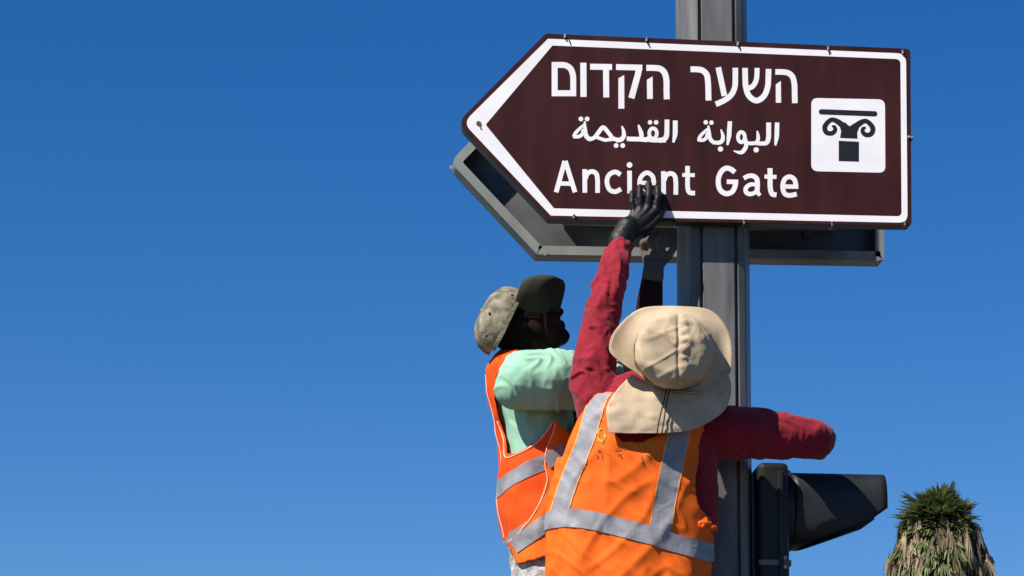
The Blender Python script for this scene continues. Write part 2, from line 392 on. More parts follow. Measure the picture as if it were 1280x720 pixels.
e1 += stroke([(684, 150), (685, 332)], 37) + disc((684, 104), 23)
e1 += stroke([(762, 246), (892, 250)], 32) + curve([(880, 252), (868, 195), (824, 166), (780, 195), (764, 250), (784, 312), (832, 333), (886, 312)], 36)
e1 += stroke([(955, 154), (957, 338)], 37) + curve([(960, 230), (978, 187), (1015, 172), (1045, 192), (1054, 240), (1054, 342)], 37)
e1 += curve([(1148, 112), (1148, 200), (1150, 290), (1166, 325), (1208, 330)], 37) + stroke([(1106, 184), (1206, 186)], 30)
flat('english_word', place(e1, 680, 190, 200/1280), OFF, 'white', sign)
e2 = []
e2 += curve([(380, 250), (330, 212), (270, 200), (210, 245), (175, 345), (195, 460), (268, 513), (345, 490), (382, 420), (390, 345)], 62) + stroke([(280, 366), (420, 368)], 56)
e2 += curve([(490, 325), (540, 298), (600, 295), (648, 330), (658, 410), (656, 490), (692, 535)], [56, 56, 58, 60, 60, 58, 40]) + curve([(655, 405), (575, 400), (518, 440), (518, 495), (565, 518), (625, 500), (655, 450)], [44, 50, 54, 54, 54, 48, 40])
e2 += curve([(812, 200), (813, 320), (815, 440), (838, 515), (892, 528)], 62) + stroke([(744, 303), (892, 308)], 50)
e2 += stroke([(955, 425), (1160, 428)], 52) + curve([(1133, 428), (1112, 340), (1050, 305), (990, 340), (968, 430), (992, 512), (1055, 535), (1140, 518)], 58)
flat('english_word', place(e2, 880, 190, 130/1280), OFF, 'white', sign)
k6 = 1/6
plate_px = place([[(85, 75), (637, 86), (640, 636), (84, 624)]], 1000, 110, k6)[0]
pl = rounded(xz(plate_px), [.022]*4)
plate = slab('pictogram_plate', pl, -0.0006, -0.0002, 'white', sign)
sy = stroke([(160, 179), (560, 194)], 40) + disc((160, 179), 20) + disc((560, 194), 20)
vol = curve([(338, 330), (312, 275), (240, 238), (188, 285), (196, 332), (238, 340), (262, 318), (258, 292), (238, 288)], [50, 46, 34, 38, 36, 34, 32, 26, 12], 8)
sy += vol + curve([(398, 335), (428, 280), (492, 248), (543, 295), (535, 342), (496, 352), (470, 330), (474, 303), (494, 298)], [50, 46, 34, 38, 36, 34, 32, 26, 12], 8)
sy += [[(300, 374), (430, 380), (428, 335), (445, 290), (410, 262), (371, 288), (335, 256), (296, 285), (308, 325)]]
sy += [[(290, 396), (441, 404), (441, 552), (290, 548)]]
so = flat('column_symbol', place(sy, 1000, 110, k6), 0.0009, 'black', plate)
# edge clips with their rivets
for cx, cy, ax in [(706, 45, 0), (808, 49, 0), (922, 54.5, 0), (1035, 60, 0), (1128, 65, 0), (717, 271, 1), (930, 277.5, 1), (1040, 280, 1), (1131, 279.5, 1), (1138, 172, 2)]:
    p = at(cx, cy, 0); b = bmesh.new()
    if ax == 2: box(b, (p.x, -.003, p.z), (.012, .003, .006)); box(b, (p.x+.0065, .022, p.z), (.004, .046, .009)); ball(b, (p.x-.006, -.006, p.z), .0045, sub=2)
    else:
        sg = 1 if ax == 0 else -1
        box(b, (p.x, -.0025, p.z-sg*.002), (.006, .003, .013)); box(b, (p.x, .022, p.z+sg*.0055), (.006, .046, .003)); ball(b, (p.x, -.0045, p.z-sg*.006), .0036, sub=2)
    bobj('clip', b, 'steel', sign)
rustp = [(595, 152), (598, 150), (601, 151.5), (602.5, 155), (601.5, 158.5), (603.5, 162), (601, 161.5), (599, 157.5), (596, 156)]
flat('rust_stain', [[(x, y+1) for x, y in rustp]], .0009, 'rust', sign)
# two small cracks over the border
for cr in ([(711, 49), (714, 57)], [(808, 52), (813, 60)], [(924, 56), (926, 64)], [(1036, 62), (1037, 69)]): flat('border_crack', stroke(cr, 1.6), .0009, 'black', sign)
# rails behind the panel hold it to the pole
for pz in (110, 240):
    z = at(896, pz, 0).z; b = bmesh.new(); box(b, (PX, .031, z), (.34, .050, .05)); o = bobj('mounting_rail', b, 'steel', sign)
    band(z, .03, sign)

# ------------------------------------------------------------------ the sign on the far side, seen from behind
bs = thing('direction_sign', 'grey unlettered back of a second arrow-shaped sign behind the brown one', 'sign', at(828, 330, .5))
slab('panel', inset(out_xz, .0003), 0.516, 0.520, 'panel', bs)
ring('rim', out_xz, inset(out_xz, .005), 0.440, 0.516, 'alu', bs)
o = ring('rim_lip', inset(out_xz, .0006), inset(out_xz, .030), 0.434, 0.4395, 'alu', bs)
for px in (640, 760, 1010):
    p = at(px, 200, .5); b = bmesh.new(); z0 = max(at(px, 345, .5).z, 4.14) if px > 690 else 4.30; box(b, (p.x, .509, (z0+4.62)/2+.02), (.030, .012, (4.62-z0)-.12)); bobj('stiffener', b, 'panel', bs)
for z in (4.26, 4.56):
    b = bmesh.new(); box(b, (PX, .495, z), (.9, .03, .04)); box(b, (PX-.07, .394, z), (.03, .168, .05)); box(b, (PX+.07, .394, z), (.03, .168, .05)); bobj('mounting_rail', b, 'alu', bs)
    band(z-.06, .03, bs)
for px, py in ((676, 321), (1092, 328), (560, 214)):
    p = at(px, py, .43); b = bmesh.new(); cyl(b, (p.x+.012, .4335, p.z+.012), (p.x+.012, .427, p.z+.012), .008, n=10); bobj('rivet', b, 'steel', bs)

# ------------------------------------------------------------------ traffic signal on the right of the pole
sc = at(990, 640, .215); HX0 = PX+.1175; HX1 = at(984, 640, .1).x
HZ1 = at(960, 578, .07).z
tl = thing('traffic_signal', 'black hooded traffic signal mounted on the right side of the pole', 'traffic light', (HX0, .215, sc.z-.8))
b = bmesh.new(); box(b, ((HX0+HX1)/2, .215, HZ1-.62), (HX1-HX0, .31, 1.24)); o = bobj('housing', b, 'signal', tl); bevel(o, .016, 3)
b = bmesh.new(); box(b, (HX1-.027, .0565, HZ1-.62), (.016, .012, 1.18)); o = bobj('door_edge', b, 'signal', tl); bevel(o, .003, 2)
VR = .118
for k, lens in enumerate(('lens_red', 'lens_amber', 'lens_green')):
    zc = sc.z-.395*k; vs = []; fs = []; NA, NL = 48, 14
    b = bmesh.new(); cyl(b, (HX1, .215, zc), (HX1+.022, .215, zc), VR+.016, VR+.012, 40); bobj('lamp_door', b, 'signal', tl)
    b = bmesh.new(); ball(b, (HX1+.021, .215, zc), (.02, .1, .1)); bobj('lens', b, lens, tl, True)
    x0 = HX1+.0225
    for i in range(NA):
        a = 2*math.pi*i/NA; h = math.copysign(abs(math.cos(a))**.62, math.cos(a))*VR*.96; yy = math.copysign(abs(math.sin(a))**.62, math.sin(a))*VR*.9
        Lm = .292 if h > -.018 else .286+(-.018-h)/(VR-.018)*(.012-.286)
        for j in range(NL+1):
            t = j/NL; vs.append((x0+Lm*t, .215+yy, zc+h))
    for i in range(NA):
        for j in range(NL):
            i2 = (i+1) % NA; fs.append((i*(NL+1)+j, i2*(NL+1)+j, i2*(NL+1)+j+1, i*(NL+1)+j+1))
    o = obj('visor', vs, fs, 'signal', tl, True, True); solid(o, .004, 1)
for zz in (at(955, 703, .06).z, at(955, 703, .06).z-.8):
    b = bmesh.new(); box(b, ((HX0+HX1)/2, .0575, zz), (HX1-HX0+.006, .004, .016)); box(b, (HX1+.002, .21, zz), (.004, .30, .016))
    bobj('strap', b, 'pole', tl)
    for dz in (.014, -.014):
        b = bmesh.new(); cyl(b, (HX1-.016, .056, zz+dz), (HX1-.016, .049, zz+dz), .006, n=8); bobj('screw', b, 'steel', tl)

# ------------------------------------------------------------------ people
def torso_fn(tab, tilt, sq=0.86):
    def f(phi, py, off=0.0):
        cx, a, yc, b_ = interp(tab, py); c = at(cx, py, yc); s = math.sin(phi); k = math.cos(phi)
        am = a*mpp(yc)+off; bm = b_+off
        sx = math.copysign(abs(s)**sq, s); sy_ = math.copysign(abs(k)**sq, k)
        return Vector((c.x+am*sx, c.y-bm*sy_, c.z-tilt*mpp(yc)*sx))
    return f
def smooth_tab(tab):
    return catmull(tab, 6)
def loft_mesh(b, fn, p0, p1, off, nr=26, nc=36):
    rows = []
    for i in range(nr+1):
        py = p0+(p1-p0)*i/nr
        rows.append([b.verts.new(fn(2*math.pi*k/nc, py, off)) for k in range(nc)])
    for i in range(nr):
        for k in range(nc): b.faces.new((rows[i][k], rows[i][(k+1) % nc], rows[i+1][(k+1) % nc], rows[i+1][k]))
    b.faces.new(rows[0]); b.faces.new(rows[-1][::-1])
def head_blobs(b, c, f, u):
    f = f.normalized(); u = (u-f*u.dot(f)).normalized(); s = f.cross(u); ax = (f, s, u)
    ball(b, c+u*.02-f*.012, (.098, .077, .092), ax); ball(b, c+f*.035-u*.045, (.058, .060, .073), ax)
    ball(b, c+f*.064-u*.098, (.030, .033, .024), ax); cap(b, c+f*.094+u*.004, .009, c+f*.117-u*.032, .013)
    ball(b, c+f*.106-u*.038, (.012, .019, .009), ax)
    ball(b, c+f*.091-u*.062, (.013, .026, .008), ax); ball(b, c+f*.088-u*.074, (.013, .023, .008), ax)
    for q in (-1, 1):
        cap(b, c+f*.092+s*q*.010+u*.018, .011, c+f*.074+s*q*.05+u*.018, .011)
        ball(b, c+f*.066+s*q*.04-u*.035, .027); ball(b, c-f*.006+s*q*.077-u*.018, (.019, .008, .032), ax)
def eyes(c, f, u, parent):
    f = f.normalized(); u = (u-f*u.dot(f)).normalized(); s = f.cross(u)
    for q in (-1, 1):
        b = bmesh.new(); ball(b, c+f*.083+s*q*.032-u*.002, .0125); bobj('eye', b, 'eye', parent, True)
def hand(b, wrist, fingers, thumb, grow=0.0):
    """wrist (px,py,y); fingers: list of 3 point chains; thumb chain"""
    w = at(*wrist)
    for ch in fingers:
        k = at(*ch[0]); cap(b, w+(k-w)*.18, .022+grow, k, .0135+grow)
    for ch, rr in list(zip(fingers, (.0098, .0106, .011, .0104)))+[(thumb, .0118)]:
        pts = [at(*p) for p in ch]
        for i, (p, q) in enumerate(zip(pts, pts[1:])): cap(b, p, rr+grow-.0007*i, q, rr+grow-.0007*(i+1))
    k = at(*thumb[0]); cap(b, w+(k-w)*.3, .018+grow, k, .014+grow)

def cut_grid(fn, p0, p1, off, nr, nc, holes, wrinkle):
    """cloth shell round the torso with holes given as pixel outlines"""
    vs = []; keep = []
    for i in range(nr+1):
        py = p0+(p1-p0)*i/nr
        for k in range(nc):
            phi = 2*math.pi*k/nc; v = fn(phi, py, off); v2 = fn(phi, py, off+.01); d = (v2-v).normalized()
            vs.append(v+d*wrinkle(v, phi, py))
    px = [topx(v) for v in vs]; fs = []
    for i in range(nr):
        for k in range(nc):
            q = (i*nc+k, i*nc+(k+1) % nc, (i+1)*nc+(k+1) % nc, (i+1)*nc+k)
            c = (sum(px[j][0] for j in q)/4, sum(px[j][1] for j in q)/4)
            front = math.cos(2*math.pi*(k+.5)/nc) > -0.05
            if any(inside(c, h) for h, side in holes if side == 'both' or (side == 'front') == front): continue
            fs.append(q)
    return vs, fs
def clean(o):
    b = bmesh.new(); b.from_mesh(o.data)
    bmesh.ops.delete(b, geom=[v for v in b.verts if not v.link_faces], context='VERTS')
    for _ in range(3):
        for v in b.verts:
            if v.is_boundary:
                nb = [e.other_vert(v).co for e in v.link_edges if e.is_boundary]
                if len(nb) == 2: v.co = v.co*.5+(nb[0]+nb[1])*.25
    bmesh.ops.recalc_face_normals(b, faces=b.faces); b.to_mesh(o.data); b.free()
def caster(*objs):
    trees = [BVHTree.FromPolygons([v.co[:] for v in o.data.vertices], [p.vertices[:] for p in o.data.polygons]) for o in objs]
    def hit(px, py, off):
        d = ray(px, py).normalized(); best = None
        for t in trees:
            h = t.ray_cast(CAM, d)
            if h[0] is not None and (best is None or h[3] < best[3]): best = h
        if best is None: return None
        nrm = best[1] if best[1].dot(d) < 0 else -best[1]
        return best[0]+nrm*off
    return hit
def ribbon(name, hit, pts, w, off, material, parent, across=10, step=16):
    """a strip sewn on a garment: pixel centre line, width, laid on the surface below it"""
    ws = w if isinstance(w, (list, tuple)) else [w]*len(pts)
    q = catmull([(*p, a) for p, a in zip(pts, ws)], step); vs = []; idx = {}; fs = []
    for i, (x, y, ww) in enumerate(q):
        a = q[max(i-1, 0)]; c = q[min(i+1, len(q)-1)]; t = Vector((c[0]-a[0], c[1]-a[1])).normalized(); nn = Vector((-t.y, t.x))
        for j in range(across+1):
            o_ = nn*ww*(j/across-.5); h = hit(x+o_.x, y+o_.y, off)
            if h is not None: idx[(i, j)] = len(vs); vs.append(h)
    for i in range(len(q)-1):
        for j in range(across):
            kk = [(i, j), (i+1, j), (i+1, j+1), (i, j+1)]
            if all(k in idx for k in kk):
                f = [idx[k] for k in kk]
                if max((vs[f[a_]]-vs[f[a_-1]]).length for a_ in range(4)) < .05: fs.append(tuple(f))
    par = list(range(len(vs)))                       # keep the largest connected piece
    def find(a):
        while par[a] != a: par[a] = par[par[a]]; a = par[a]
        return a
    for f in fs:
        for a in f[1:]: par[find(a)] = find(f[0])
    cnt = {}
    for f in fs: cnt[find(f[0])] = cnt.get(find(f[0]), 0)+1
    big = max(cnt, key=cnt.get); fs = [f for f in fs if find(f[0]) == big]
    used = sorted({a for f in fs for a in f}); ix = {a: i for i, a in enumerate(used)}
    return obj(name, [vs[a] for a in used], [tuple(ix[a] for a in f) for f in fs], material, parent, True, True)
def surface_tube(name, hit, pts, r, off, material, parent):
    q = catmull(pts, 5); path = []
    for x, y in q:
        h = hit(x, y, off)
        if h is not None and (not path or (h-path[-1][0]).length < .06): path.append((h, r))
    if len(path) < 2: return None
    v, f = tube_grid(path, 8, 1); return obj(name, v, f, material, parent, True, True)

# ---- worker reaching round the pole (right)
YMAP[0] = lambda y: y+.10*max(0, min(1, (-.03-y)/.22))
w2 = thing('person', 'worker in orange vest, maroon sleeves and khaki neck-flap hat hugging the pole', 'person', (at(787, 720, -.26).x, -.16, 2.02))
T2 = smooth_tab([(478, 826, 34, -.26, .06), (490, 822, 58, -.26, .09), (505, 814, 72, -.26, .112), (525, 806, 77, -.26, .124), (560, 794, 83, -.26, .130), (600, 790, 93, -.26, .130), (640, 788, 102, -.26, .128), (680, 787, 103, -.26, .128), (720, 784, 100, -.26, .13), (800, 784, 97, -.26, .132)])
f2 = torso_fn(T2, 17)
LA = [((752, 512, -.25), 33), ((741, 470, -.245), 29), ((748, 420, -.225), 25.5), ((757, 378, -.19), 23.5), ((765, 345, -.15), 21), ((771, 322, -.11), 18.5), ((775, 309, -.095), 15.5)]
RA = [((868, 545, -.25), 36), ((905, 541, -.22), 35), ((945, 542, -.17), 32.5), ((980, 545, -.14), 30), ((1003, 547, -.11), 27.5), ((1018, 549, -.08), 25.5), ((1021, 550, -.04), 24), ((1010, 549, .03), 23.5), ((985, 548, .13), 22), ((962, 546, .28), 19), ((945, 546, .36), 17)]
def chain(b, L, dr=0.0):
    P = [(at(*p), r*mpp(p[2])+dr) for p, r in L]
    for (p, a), (q, c) in zip(P, P[1:]): cap(b, p, a, q, c)
    return P
c2 = at(838, 440, -.315); fd2 = Vector((.02, .62, .78)); ud2 = Vector((0, -.78, .62))
LHF = [[(793, 267, -.036), (790, 253, -.040), (790, 241, -.013)], [(801, 263, -.040), (799.5, 247, -.046), (800, 234, -.014)], [(810, 261, -.042), (811, 244, -.048), (811, 229.5, -.014)], [(819, 264, -.042), (822, 248, -.046), (822, 235, -.014)]]
LHT = [(811, 284, -.048), (824, 272, -.040), (829, 260, -.018)]
RHF = [[(905, 536, .375), (885, 536, .365), (868, 538, .352)], [(905, 544, .378), (883, 544, .367), (866, 546, .352)], [(905, 552, .378), (884, 552, .367), (868, 554, .352)], [(907, 560, .375), (889, 560, .366), (874, 562, .352)]]
RHT = [(922, 534, .365), (912, 524, .362), (900, 517, .352)]
FZ2 = w2.location.z
def legs(b, hx, y, zt, zf, grow, spread=.1, fdir=(0, 1)):
    for q in (-1, 1):
        h = Vector((hx+q*spread*fdir[1], y+q*spread*fdir[0]*-1, zt)); kn = h+Vector((fdir[0]*.03, fdir[1]*.03, -.42*(zt-zf)/.9)); an = Vector((h.x, h.y, zf+.09))
        cap(b, h, .088+grow, kn, .06+grow); cap(b, kn, .058+grow, an, .042+grow)
        cap(b, an+Vector((0, 0, -.03)), .035+grow*.3, an+Vector((fdir[0]*.14, fdir[1]*.14, -.055)), .028+grow*.3)
b = bmesh.new(); loft_mesh(b, f2, 484, 812, -.028); chain(b, LA, -.012); chain(b, RA, -.012)
cap(b, at(777, 300, -.085), .030, at(783, 288, -.065), .028)
head_blobs(b, c2, fd2, ud2); cap(b, at(826, 505, -.26), .062, c2-ud2*.07-fd2*.02, .056)
hand(b, (782, 296, -.062), LHF, LHT, -.003); hand(b, (940, 546, .372), RHF, RHT, -.003)
legs(b, w2.location.x, -.16, 2.86, FZ2, -.012)
link_mesh('body', remeshed(b, .0058, 3), 'skin', w2); eyes(c2, fd2, ud2, w2)
def arm_fold(chains, amps, k1=46, k2=9):
    def d(v):
        best = None; amp = amps[0]
        for P in chains:
            s0 = 0
            for (p, a), (q, c) in zip(P, P[1:]):
                e = q-p; L = e.length; t = max(0, min(1, (v-p).dot(e)/L/L)); dist = (v-(p+e*t)).length
                if best is None or dist < best[0]: best = (dist, s0+t*L, e/L, v-(p+e*t), a); amp = amps[chains.index(P)]
                s0 += L
        dist, s, e, rad, a = best
        if dist > .16: return ridge(v*9)*amp*.6
        w_ = rad.normalized(); x = noise.noise(Vector((s*5, w_.x*1.3, w_.z*1.3)))
        msk = .25+.9*max(0, .5+1.4*noise.noise(Vector((s*9+3, w_.x*1.2, w_.z*1.2+w_.y))))
        x2 = noise.noise(Vector((s*11, w_.x*1.8+4, w_.z*1.8)))
        a_ = max(0, ridge(Vector((s*k1*.42+w_.x*1.5+w_.z*.6+x2*1.4, w_.x*.7, w_.z*.7+w_.y*.5))))**1.6
        b_ = max(0, ridge(Vector((s*k1*.7-w_.x*1.6+x*2, w_.x*.9+7, w_.z*.9))))**2
        return amp*(1.25*a_*msk+.5*b_*(1.2-msk)-.35)+.004*x
    return d
def wrinkle_mesh(me, fn, sm=2):
    me.update(); ns = [v.normal.copy() for v in me.vertices]
    for v, n_ in zip(me.vertices, ns): v.co = v.co+n_*fn(v.co)
    b = bmesh.new(); b.from_mesh(me)
    for _ in range(sm): bmesh.ops.smooth_vert(b, verts=b.verts, factor=.5, use_axis_x=True, use_axis_y=True, use_axis_z=True)
    b.to_mesh(me); b.free()
    me.update()
b = bmesh.new(); loft_mesh(b, f2, 480, 790, -.012); P1 = chain(b, LA); P2 = chain(b, RA); cap(b, at(862, 566, -.25), .085, at(868, 660, -.25), .07)
me = remeshed(b, .0042, 8); wrinkle_mesh(me, arm_fold([P1, P2], (.0095, .0048)))
link_mesh('shirt', me, 'maroon', w2)
# gloves
b = bmesh.new(); hand(b, (782, 296, -.062), LHF, LHT, .001); cap(b, at(775, 302, -.078), .037, at(785, 284, -.058), .034)
me = remeshed(b, .0026, 4); wrinkle_mesh(me, lambda v: .0007*ridge(Vector((v.x*60, v.y*40, v.z*90)))-.0004); o = link_mesh('glove', me, 'glove', w2)
b = bmesh.new(); hand(b, (940, 546, .372), RHF, RHT, .001); cap(b, at(948, 546, .36), .036, at(935, 546, .372), .034)
o = link_mesh('glove', remeshed(b, .0032, 3), 'glove', w2)
# vest
def wr2(v, phi, py):
    a = .007*ridge(Vector((v.x*5+v.z*3.5, v.y*3, v.z*2.2)))+.006*max(0, ridge(Vector((v.x*9-v.z*6, 3, v.z*4))))**3+.004*max(0, ridge(Vector((v.x*15+v.z*10, 8, v.z*8))))**3+.0015*noise.noise(v*30)
    if py > 640: a += .005*math.sin(phi*9+py*.02)*min(1, (py-640)/60)
    return a-.004
hol2 = [([(735, 430), (802, 430), (802, 489), (750, 491), (738, 486)], 'both'),
        ([(893, 500), (886, 532), (877, 560), (870, 588), (868.5, 612), (874, 634), (886, 647), (900, 655), (930, 664), (990, 660), (990, 500)], 'both'),
        ([(600, 470), (752, 486), (738, 500), (722, 525), (712, 548), (703, 572), (600, 572)], 'both'),
        ([(770, 470), (769, 528), (770, 545), (778, 552), (800, 553), (818, 546), (842, 528), (858, 470)], 'front'),
        ([(745, 470), (745, 560), (790, 640), (850, 560), (850, 470)], 'back')]
vs, fs = cut_grid(f2, 479, 800, .004, 130, 230, hol2, wr2)
vest2 = obj('vest', vs, fs, 'orange', w2, True); clean(vest2)
hit2 = caster(vest2); solid(vest2, .0022, 0)
TP = .003
ribbon('reflective_strip', hit2, [(758, 487), (747, 502), (733.5, 546), (723, 574), (712, 601), (697, 648)], [20, 20, 20, 20, 21, 23], TP, 'tape', vest2)
ribbon('reflective_strip', hit2, [(853, 515), (847, 546), (837.5, 592), (832, 620), (826, 652), (823, 668)], [25, 25, 25, 26, 27, 27], TP, 'tape', vest2)
# belt strip runs round the whole body
def belt(fn, wr, top, h, off, parent, material='tape', nc=230, hit=None, holes=(), base=.006):
    vs = []; fs = []; nj = 5
    for k in range(nc):
        phi = 2*math.pi*k/nc
        for j in range(nj+1):
            py = top(phi)+h*j/nj; v = fn(phi, py, base); d = (fn(phi, py, base+.01)-v).normalized(); vs.append(v+d*(wr(v, phi, py)+off))
    px = [topx(v) for v in vs]
    for k in range(nc):
        for j in range(nj):
            k2 = (k+1) % nc; q = (k*(nj+1)+j, k2*(nj+1)+j, k2*(nj+1)+j+1, k*(nj+1)+j+1)
            c = px[q[0]]
            if any(inside(c, hh) for hh in holes): continue
            fs.append(q)
    return obj('reflective_belt', vs, fs, material, parent, True, True)
belt(f2, wr2, lambda phi: 662+4*math.sin(phi*1.0)+3*math.sin(phi*3), 23, TP+.0012, vest2, base=.004)
for sl in ([(x-w_, y) for x, y in ((758, 487), (747, 502), (733.5, 546), (723, 574), (712, 601), (697, 648))] for w_ in (-11, 11)): ribbon('seam', hit2, sl, 1.3, .0036, 'seam', vest2, 2)
for w_ in (-13.5, 13.5): ribbon('seam', hit2, [(853+w_, 515), (847+w_, 546), (837.5+w_, 592), (832+w_, 620), (826+w_, 655)], 1.3, .0036, 'seam', vest2, 2)
# hem ties bunched at the side
b = bmesh.new()
for px, py, y, r in ((880, 652, -.335, 8), (886, 658, -.325, 8), (892, 661, -.315, 6), (882, 663, -.33, 7), (876, 656, -.345, 7)): ball(b, at(px, py, y), r*.85*mpp(y))
me = remeshed(b, .0022, 12); wrinkle_mesh(me, lambda v: .006*ridge(Vector((v.x*60, v.y*34, v.z*48)))-.004); link_mesh('side_tie', me, 'orange', vest2)
# worn printed lettering on the back
def marks(name, polys, material):
    vs = []; fs = []
    for poly in polys:
        pts = [hit2(x, y, .0035) for x, y in poly]
        if any(p is None for p in pts): continue
        fs.append(tuple(range(len(vs), len(vs)+len(pts)))); vs += pts
    if fs: obj(name, vs, fs, material, vest2, recalc=True)
k7 = 1/6
for g_ in ([(180, 215), (215, 225), (222, 275), (200, 318), (172, 300), (170, 240), (180, 215)], [(530, 318), (545, 350)], [(570, 312), (580, 340), (560, 360)], [(440, 330), (450, 365)], [(480, 335), (500, 345), (500, 372)], [(395, 340), (400, 365)]):
    marks('printed_letter', place(stroke(g_, 14), 720, 500, k7), 'print')
for g_ in ([(305, 410), (330, 408), (340, 435)], [(165, 378), (185, 378)], [(190, 395), (198, 440)], [(160, 410), (162, 438)], [(490, 415), (495, 465)], [(520, 412), (548, 418), (548, 462)], [(285, 372), (340, 362)], [(360, 372), (385, 362)]):
    marks('printed_letter', place(stroke(g_, 9), 720, 500, k7), 'printdark')
# hat
ctl = catmull([(843, 440, 50, 47, -.405), (843, 440, 50, 47, -.425), (842.5, 439, 49.5, 46.5, -.455), (841.5, 437.5, 48, 45.5, -.485), (840.5, 436, 45, 43, -.510), (839.5, 435, 40, 38, -.522), (839, 434.5, 30, 28.5, -.531), (839, 434, 18, 17, -.537), (839, 434, 8, 7.5, -.540), (839, 434, .5, .5, -.541)], 6)
NH = 144; vs = []
for cx, cy, rx, ry, y in ctl:
    for k in range(NH):
        a = 2*math.pi*k/NH; x_, z_ = cx+rx*math.cos(a), cy-ry*math.sin(a); p = at(x_, z_, y)
        top = min(1, max(0, (-.45-y)/.06))
        d = Vector((math.cos(a)*(1-top*.6), -.25-top, math.sin(a)*(1-top*.6))).normalized()
        w_ = .007*ridge(Vector((p.x*7+p.z*5, p.y*6, p.z*10)))*(.35+.65*top)+.0035*max(0, ridge(Vector((p.x*22+p.z*9, p.y*10, p.z*17+4))))**2+.003*max(0, ridge(Vector((p.x*12-p.z*16, 3, p.z*9))))**3
        u = x_-848                                   # gathered centre seam
        w_ += top*(-.006*math.exp(-(u/2.2)**2)+.005*math.exp(-((u-7)/5)**2)*(.7+.55*math.sin(z_*.55+1.5*noise.noise(Vector((z_*.06, 1, 2)))))*(1 if z_ < 448 else .3))
        w_ -= .004*math.exp(-((y+.512)/.006)**2)     # rim seam of the top panel
        vs.append(p+d*(w_-.006))
fs = [(i*NH+k, i*NH+(k+1) % NH, (i+1)*NH+(k+1) % NH, (i+1)*NH+k) for i in range(len(ctl)-1) for k in range(NH)]
hat = obj('sun_hat', vs, fs, 'hat', w2, True, True)
solid(hat, .002, 1)
brim_ctl = [(914.5, 440, -.385), (909, 412, -.37), (886, 388, -.355), (842, 383, -.352), (799, 387, -.365), (771, 411, -.40), (762, 432, -.425), (768, 446, -.44), (797, 467, -.435), (818, 481, -.425), (845, 489, -.42), (884, 490, -.405), (911, 468, -.392)]
ext = brim_ctl+brim_ctl+brim_ctl; nb = len(brim_ctl); outr = catmull(ext[nb-1:2*nb+2], 8)[8:8+nb*8]
rows = []; K = len(outr)
for i in range(13):
    t = i/12; row = []
    for k, (ox, oy, oy3) in enumerate(outr):
        s = math.atan2(440-oy, ox-843); bx, by, bz = 843+48*math.cos(s), 440-45.5*math.sin(s), -.408
        bend = .012*math.sin(math.pi*t)
        p = at(bx+(ox-bx)*t, by+(oy-by)*t, bz+(oy3-bz)*t+bend)
        p.y += .006*t*noise.noise(Vector((math.cos(s)*2.4, math.sin(s)*2.4, 3)))
        row.append(p)
    rows.append(row)
brim = obj('brim', [v for r in rows for v in r], [(i*K+k, i*K+(k+1) % K, (i+1)*K+(k+1) % K, (i+1)*K+k) for i in range(12) for k in range(K)], 'hat', hat, True, True); solid(brim, .003, 0)
for ri in ():
    v, f = tube_grid([(rows[ri][k % K]+Vector((0, -.0022, 0)), .0007) for k in range(0, K+1, 2)], 5, 1); obj('brim_stitching', v, f, 'stitch', hat, True, True)
v, f = tube_grid([(rows[12][k % K], .0017) for k in range(0, K+1, 2)], 6, 2); obj('brim_hem', v, f, 'hat', hat, True, True)
flap_grid = [[(790, 468, -.392), (815, 480, -.40), (846, 486, -.404), (882, 482, -.396), (908, 462, -.386)],
             [(772, 486, -.402), (806, 496, -.414), (846, 500, -.42), (884, 498, -.408), (914, 480, -.392)],
             [(759, 508, -.412), (800, 518, -.432), (840, 521, -.438), (880, 516, -.422), (913, 496, -.40)],
             [(759, 528, -.418), (798, 532, -.436), (838, 533, -.442), (877, 527, -.426), (909, 507, -.402)],
             [(762, 541, -.42), (800, 541.5, -.437), (838, 540.5, -.442), (874, 534, -.428), (903, 516, -.404)]]
v, f = patch(flap_grid, 8, lambda p, a, c: Vector((0, .010*noise.noise(Vector((p.x*22, 1, p.z*9)))+.004*ridge(p*30), 0)))
flap = obj('neck_flap', v, f, 'hat', hat, True, True); solid(flap, .0025, 0)
for dx in (0, 1):
    v, f = tube_grid([(at(836+3*dx, 478, -.434), .0021), (at(833+4*dx, 488, -.444), .0021), (at(829+4*dx, 505, -.452), .0021), (at(824+6*dx, 525, -.456), .0021), (at(821+6*dx, 543, -.456), .0021)], 8, 6)
    obj('chin_cord', v, f, 'cord', hat, True, True)
v, f = tube_grid([(at(843+51*math.cos(a), 441-48*math.sin(a), -.412), .0018) for a in [2*math.pi*k/40-.9 for k in range(41)]][20:41]+[], 6, 2)
obj('hat_band_seam', v, f, 'cap', hat, True, True)
for px, py, y in ((804, 440, -.475), (806, 418, -.475)):
    b = bmesh.new(); ball(b, at(px, py, y), (.0035, .003, .0042), sub=2); bobj('eyelet', b, 'cord', hat)
b = bmesh.new(); legs(b, w2.location.x, -.16, 2.88, FZ2, .010); loft_mesh(b, f2, 775, 830, .0, 10, 30)
link_mesh('trousers', remeshed(b, .010, 4), 'trouser', w2)
def boots(parent, y, fdir, spread, zf):
    for q in (-1, 1):
        b = bmesh.new(); hx = parent.location.x+q*spread*fdir[1]; hy = y-q*spread*fdir[0]
        cap(b, (hx, hy, zf+.2), .058, (hx, hy, zf+.06), .052); cap(b, (hx, hy, zf+.055), .05, (hx+fdir[0]*.17, hy+fdir[1]*.17, zf+.042), .042)
        box(b, (hx+fdir[0]*.07, hy+fdir[1]*.07, zf+.012), (.09+abs(fdir[0])*.19, .09+abs(fdir[1])*.19, .024)); link_mesh('boot', remeshed(b, .008, 2), 'boot', parent)
boots(w2, -.16, (0, 1), .1, FZ2)

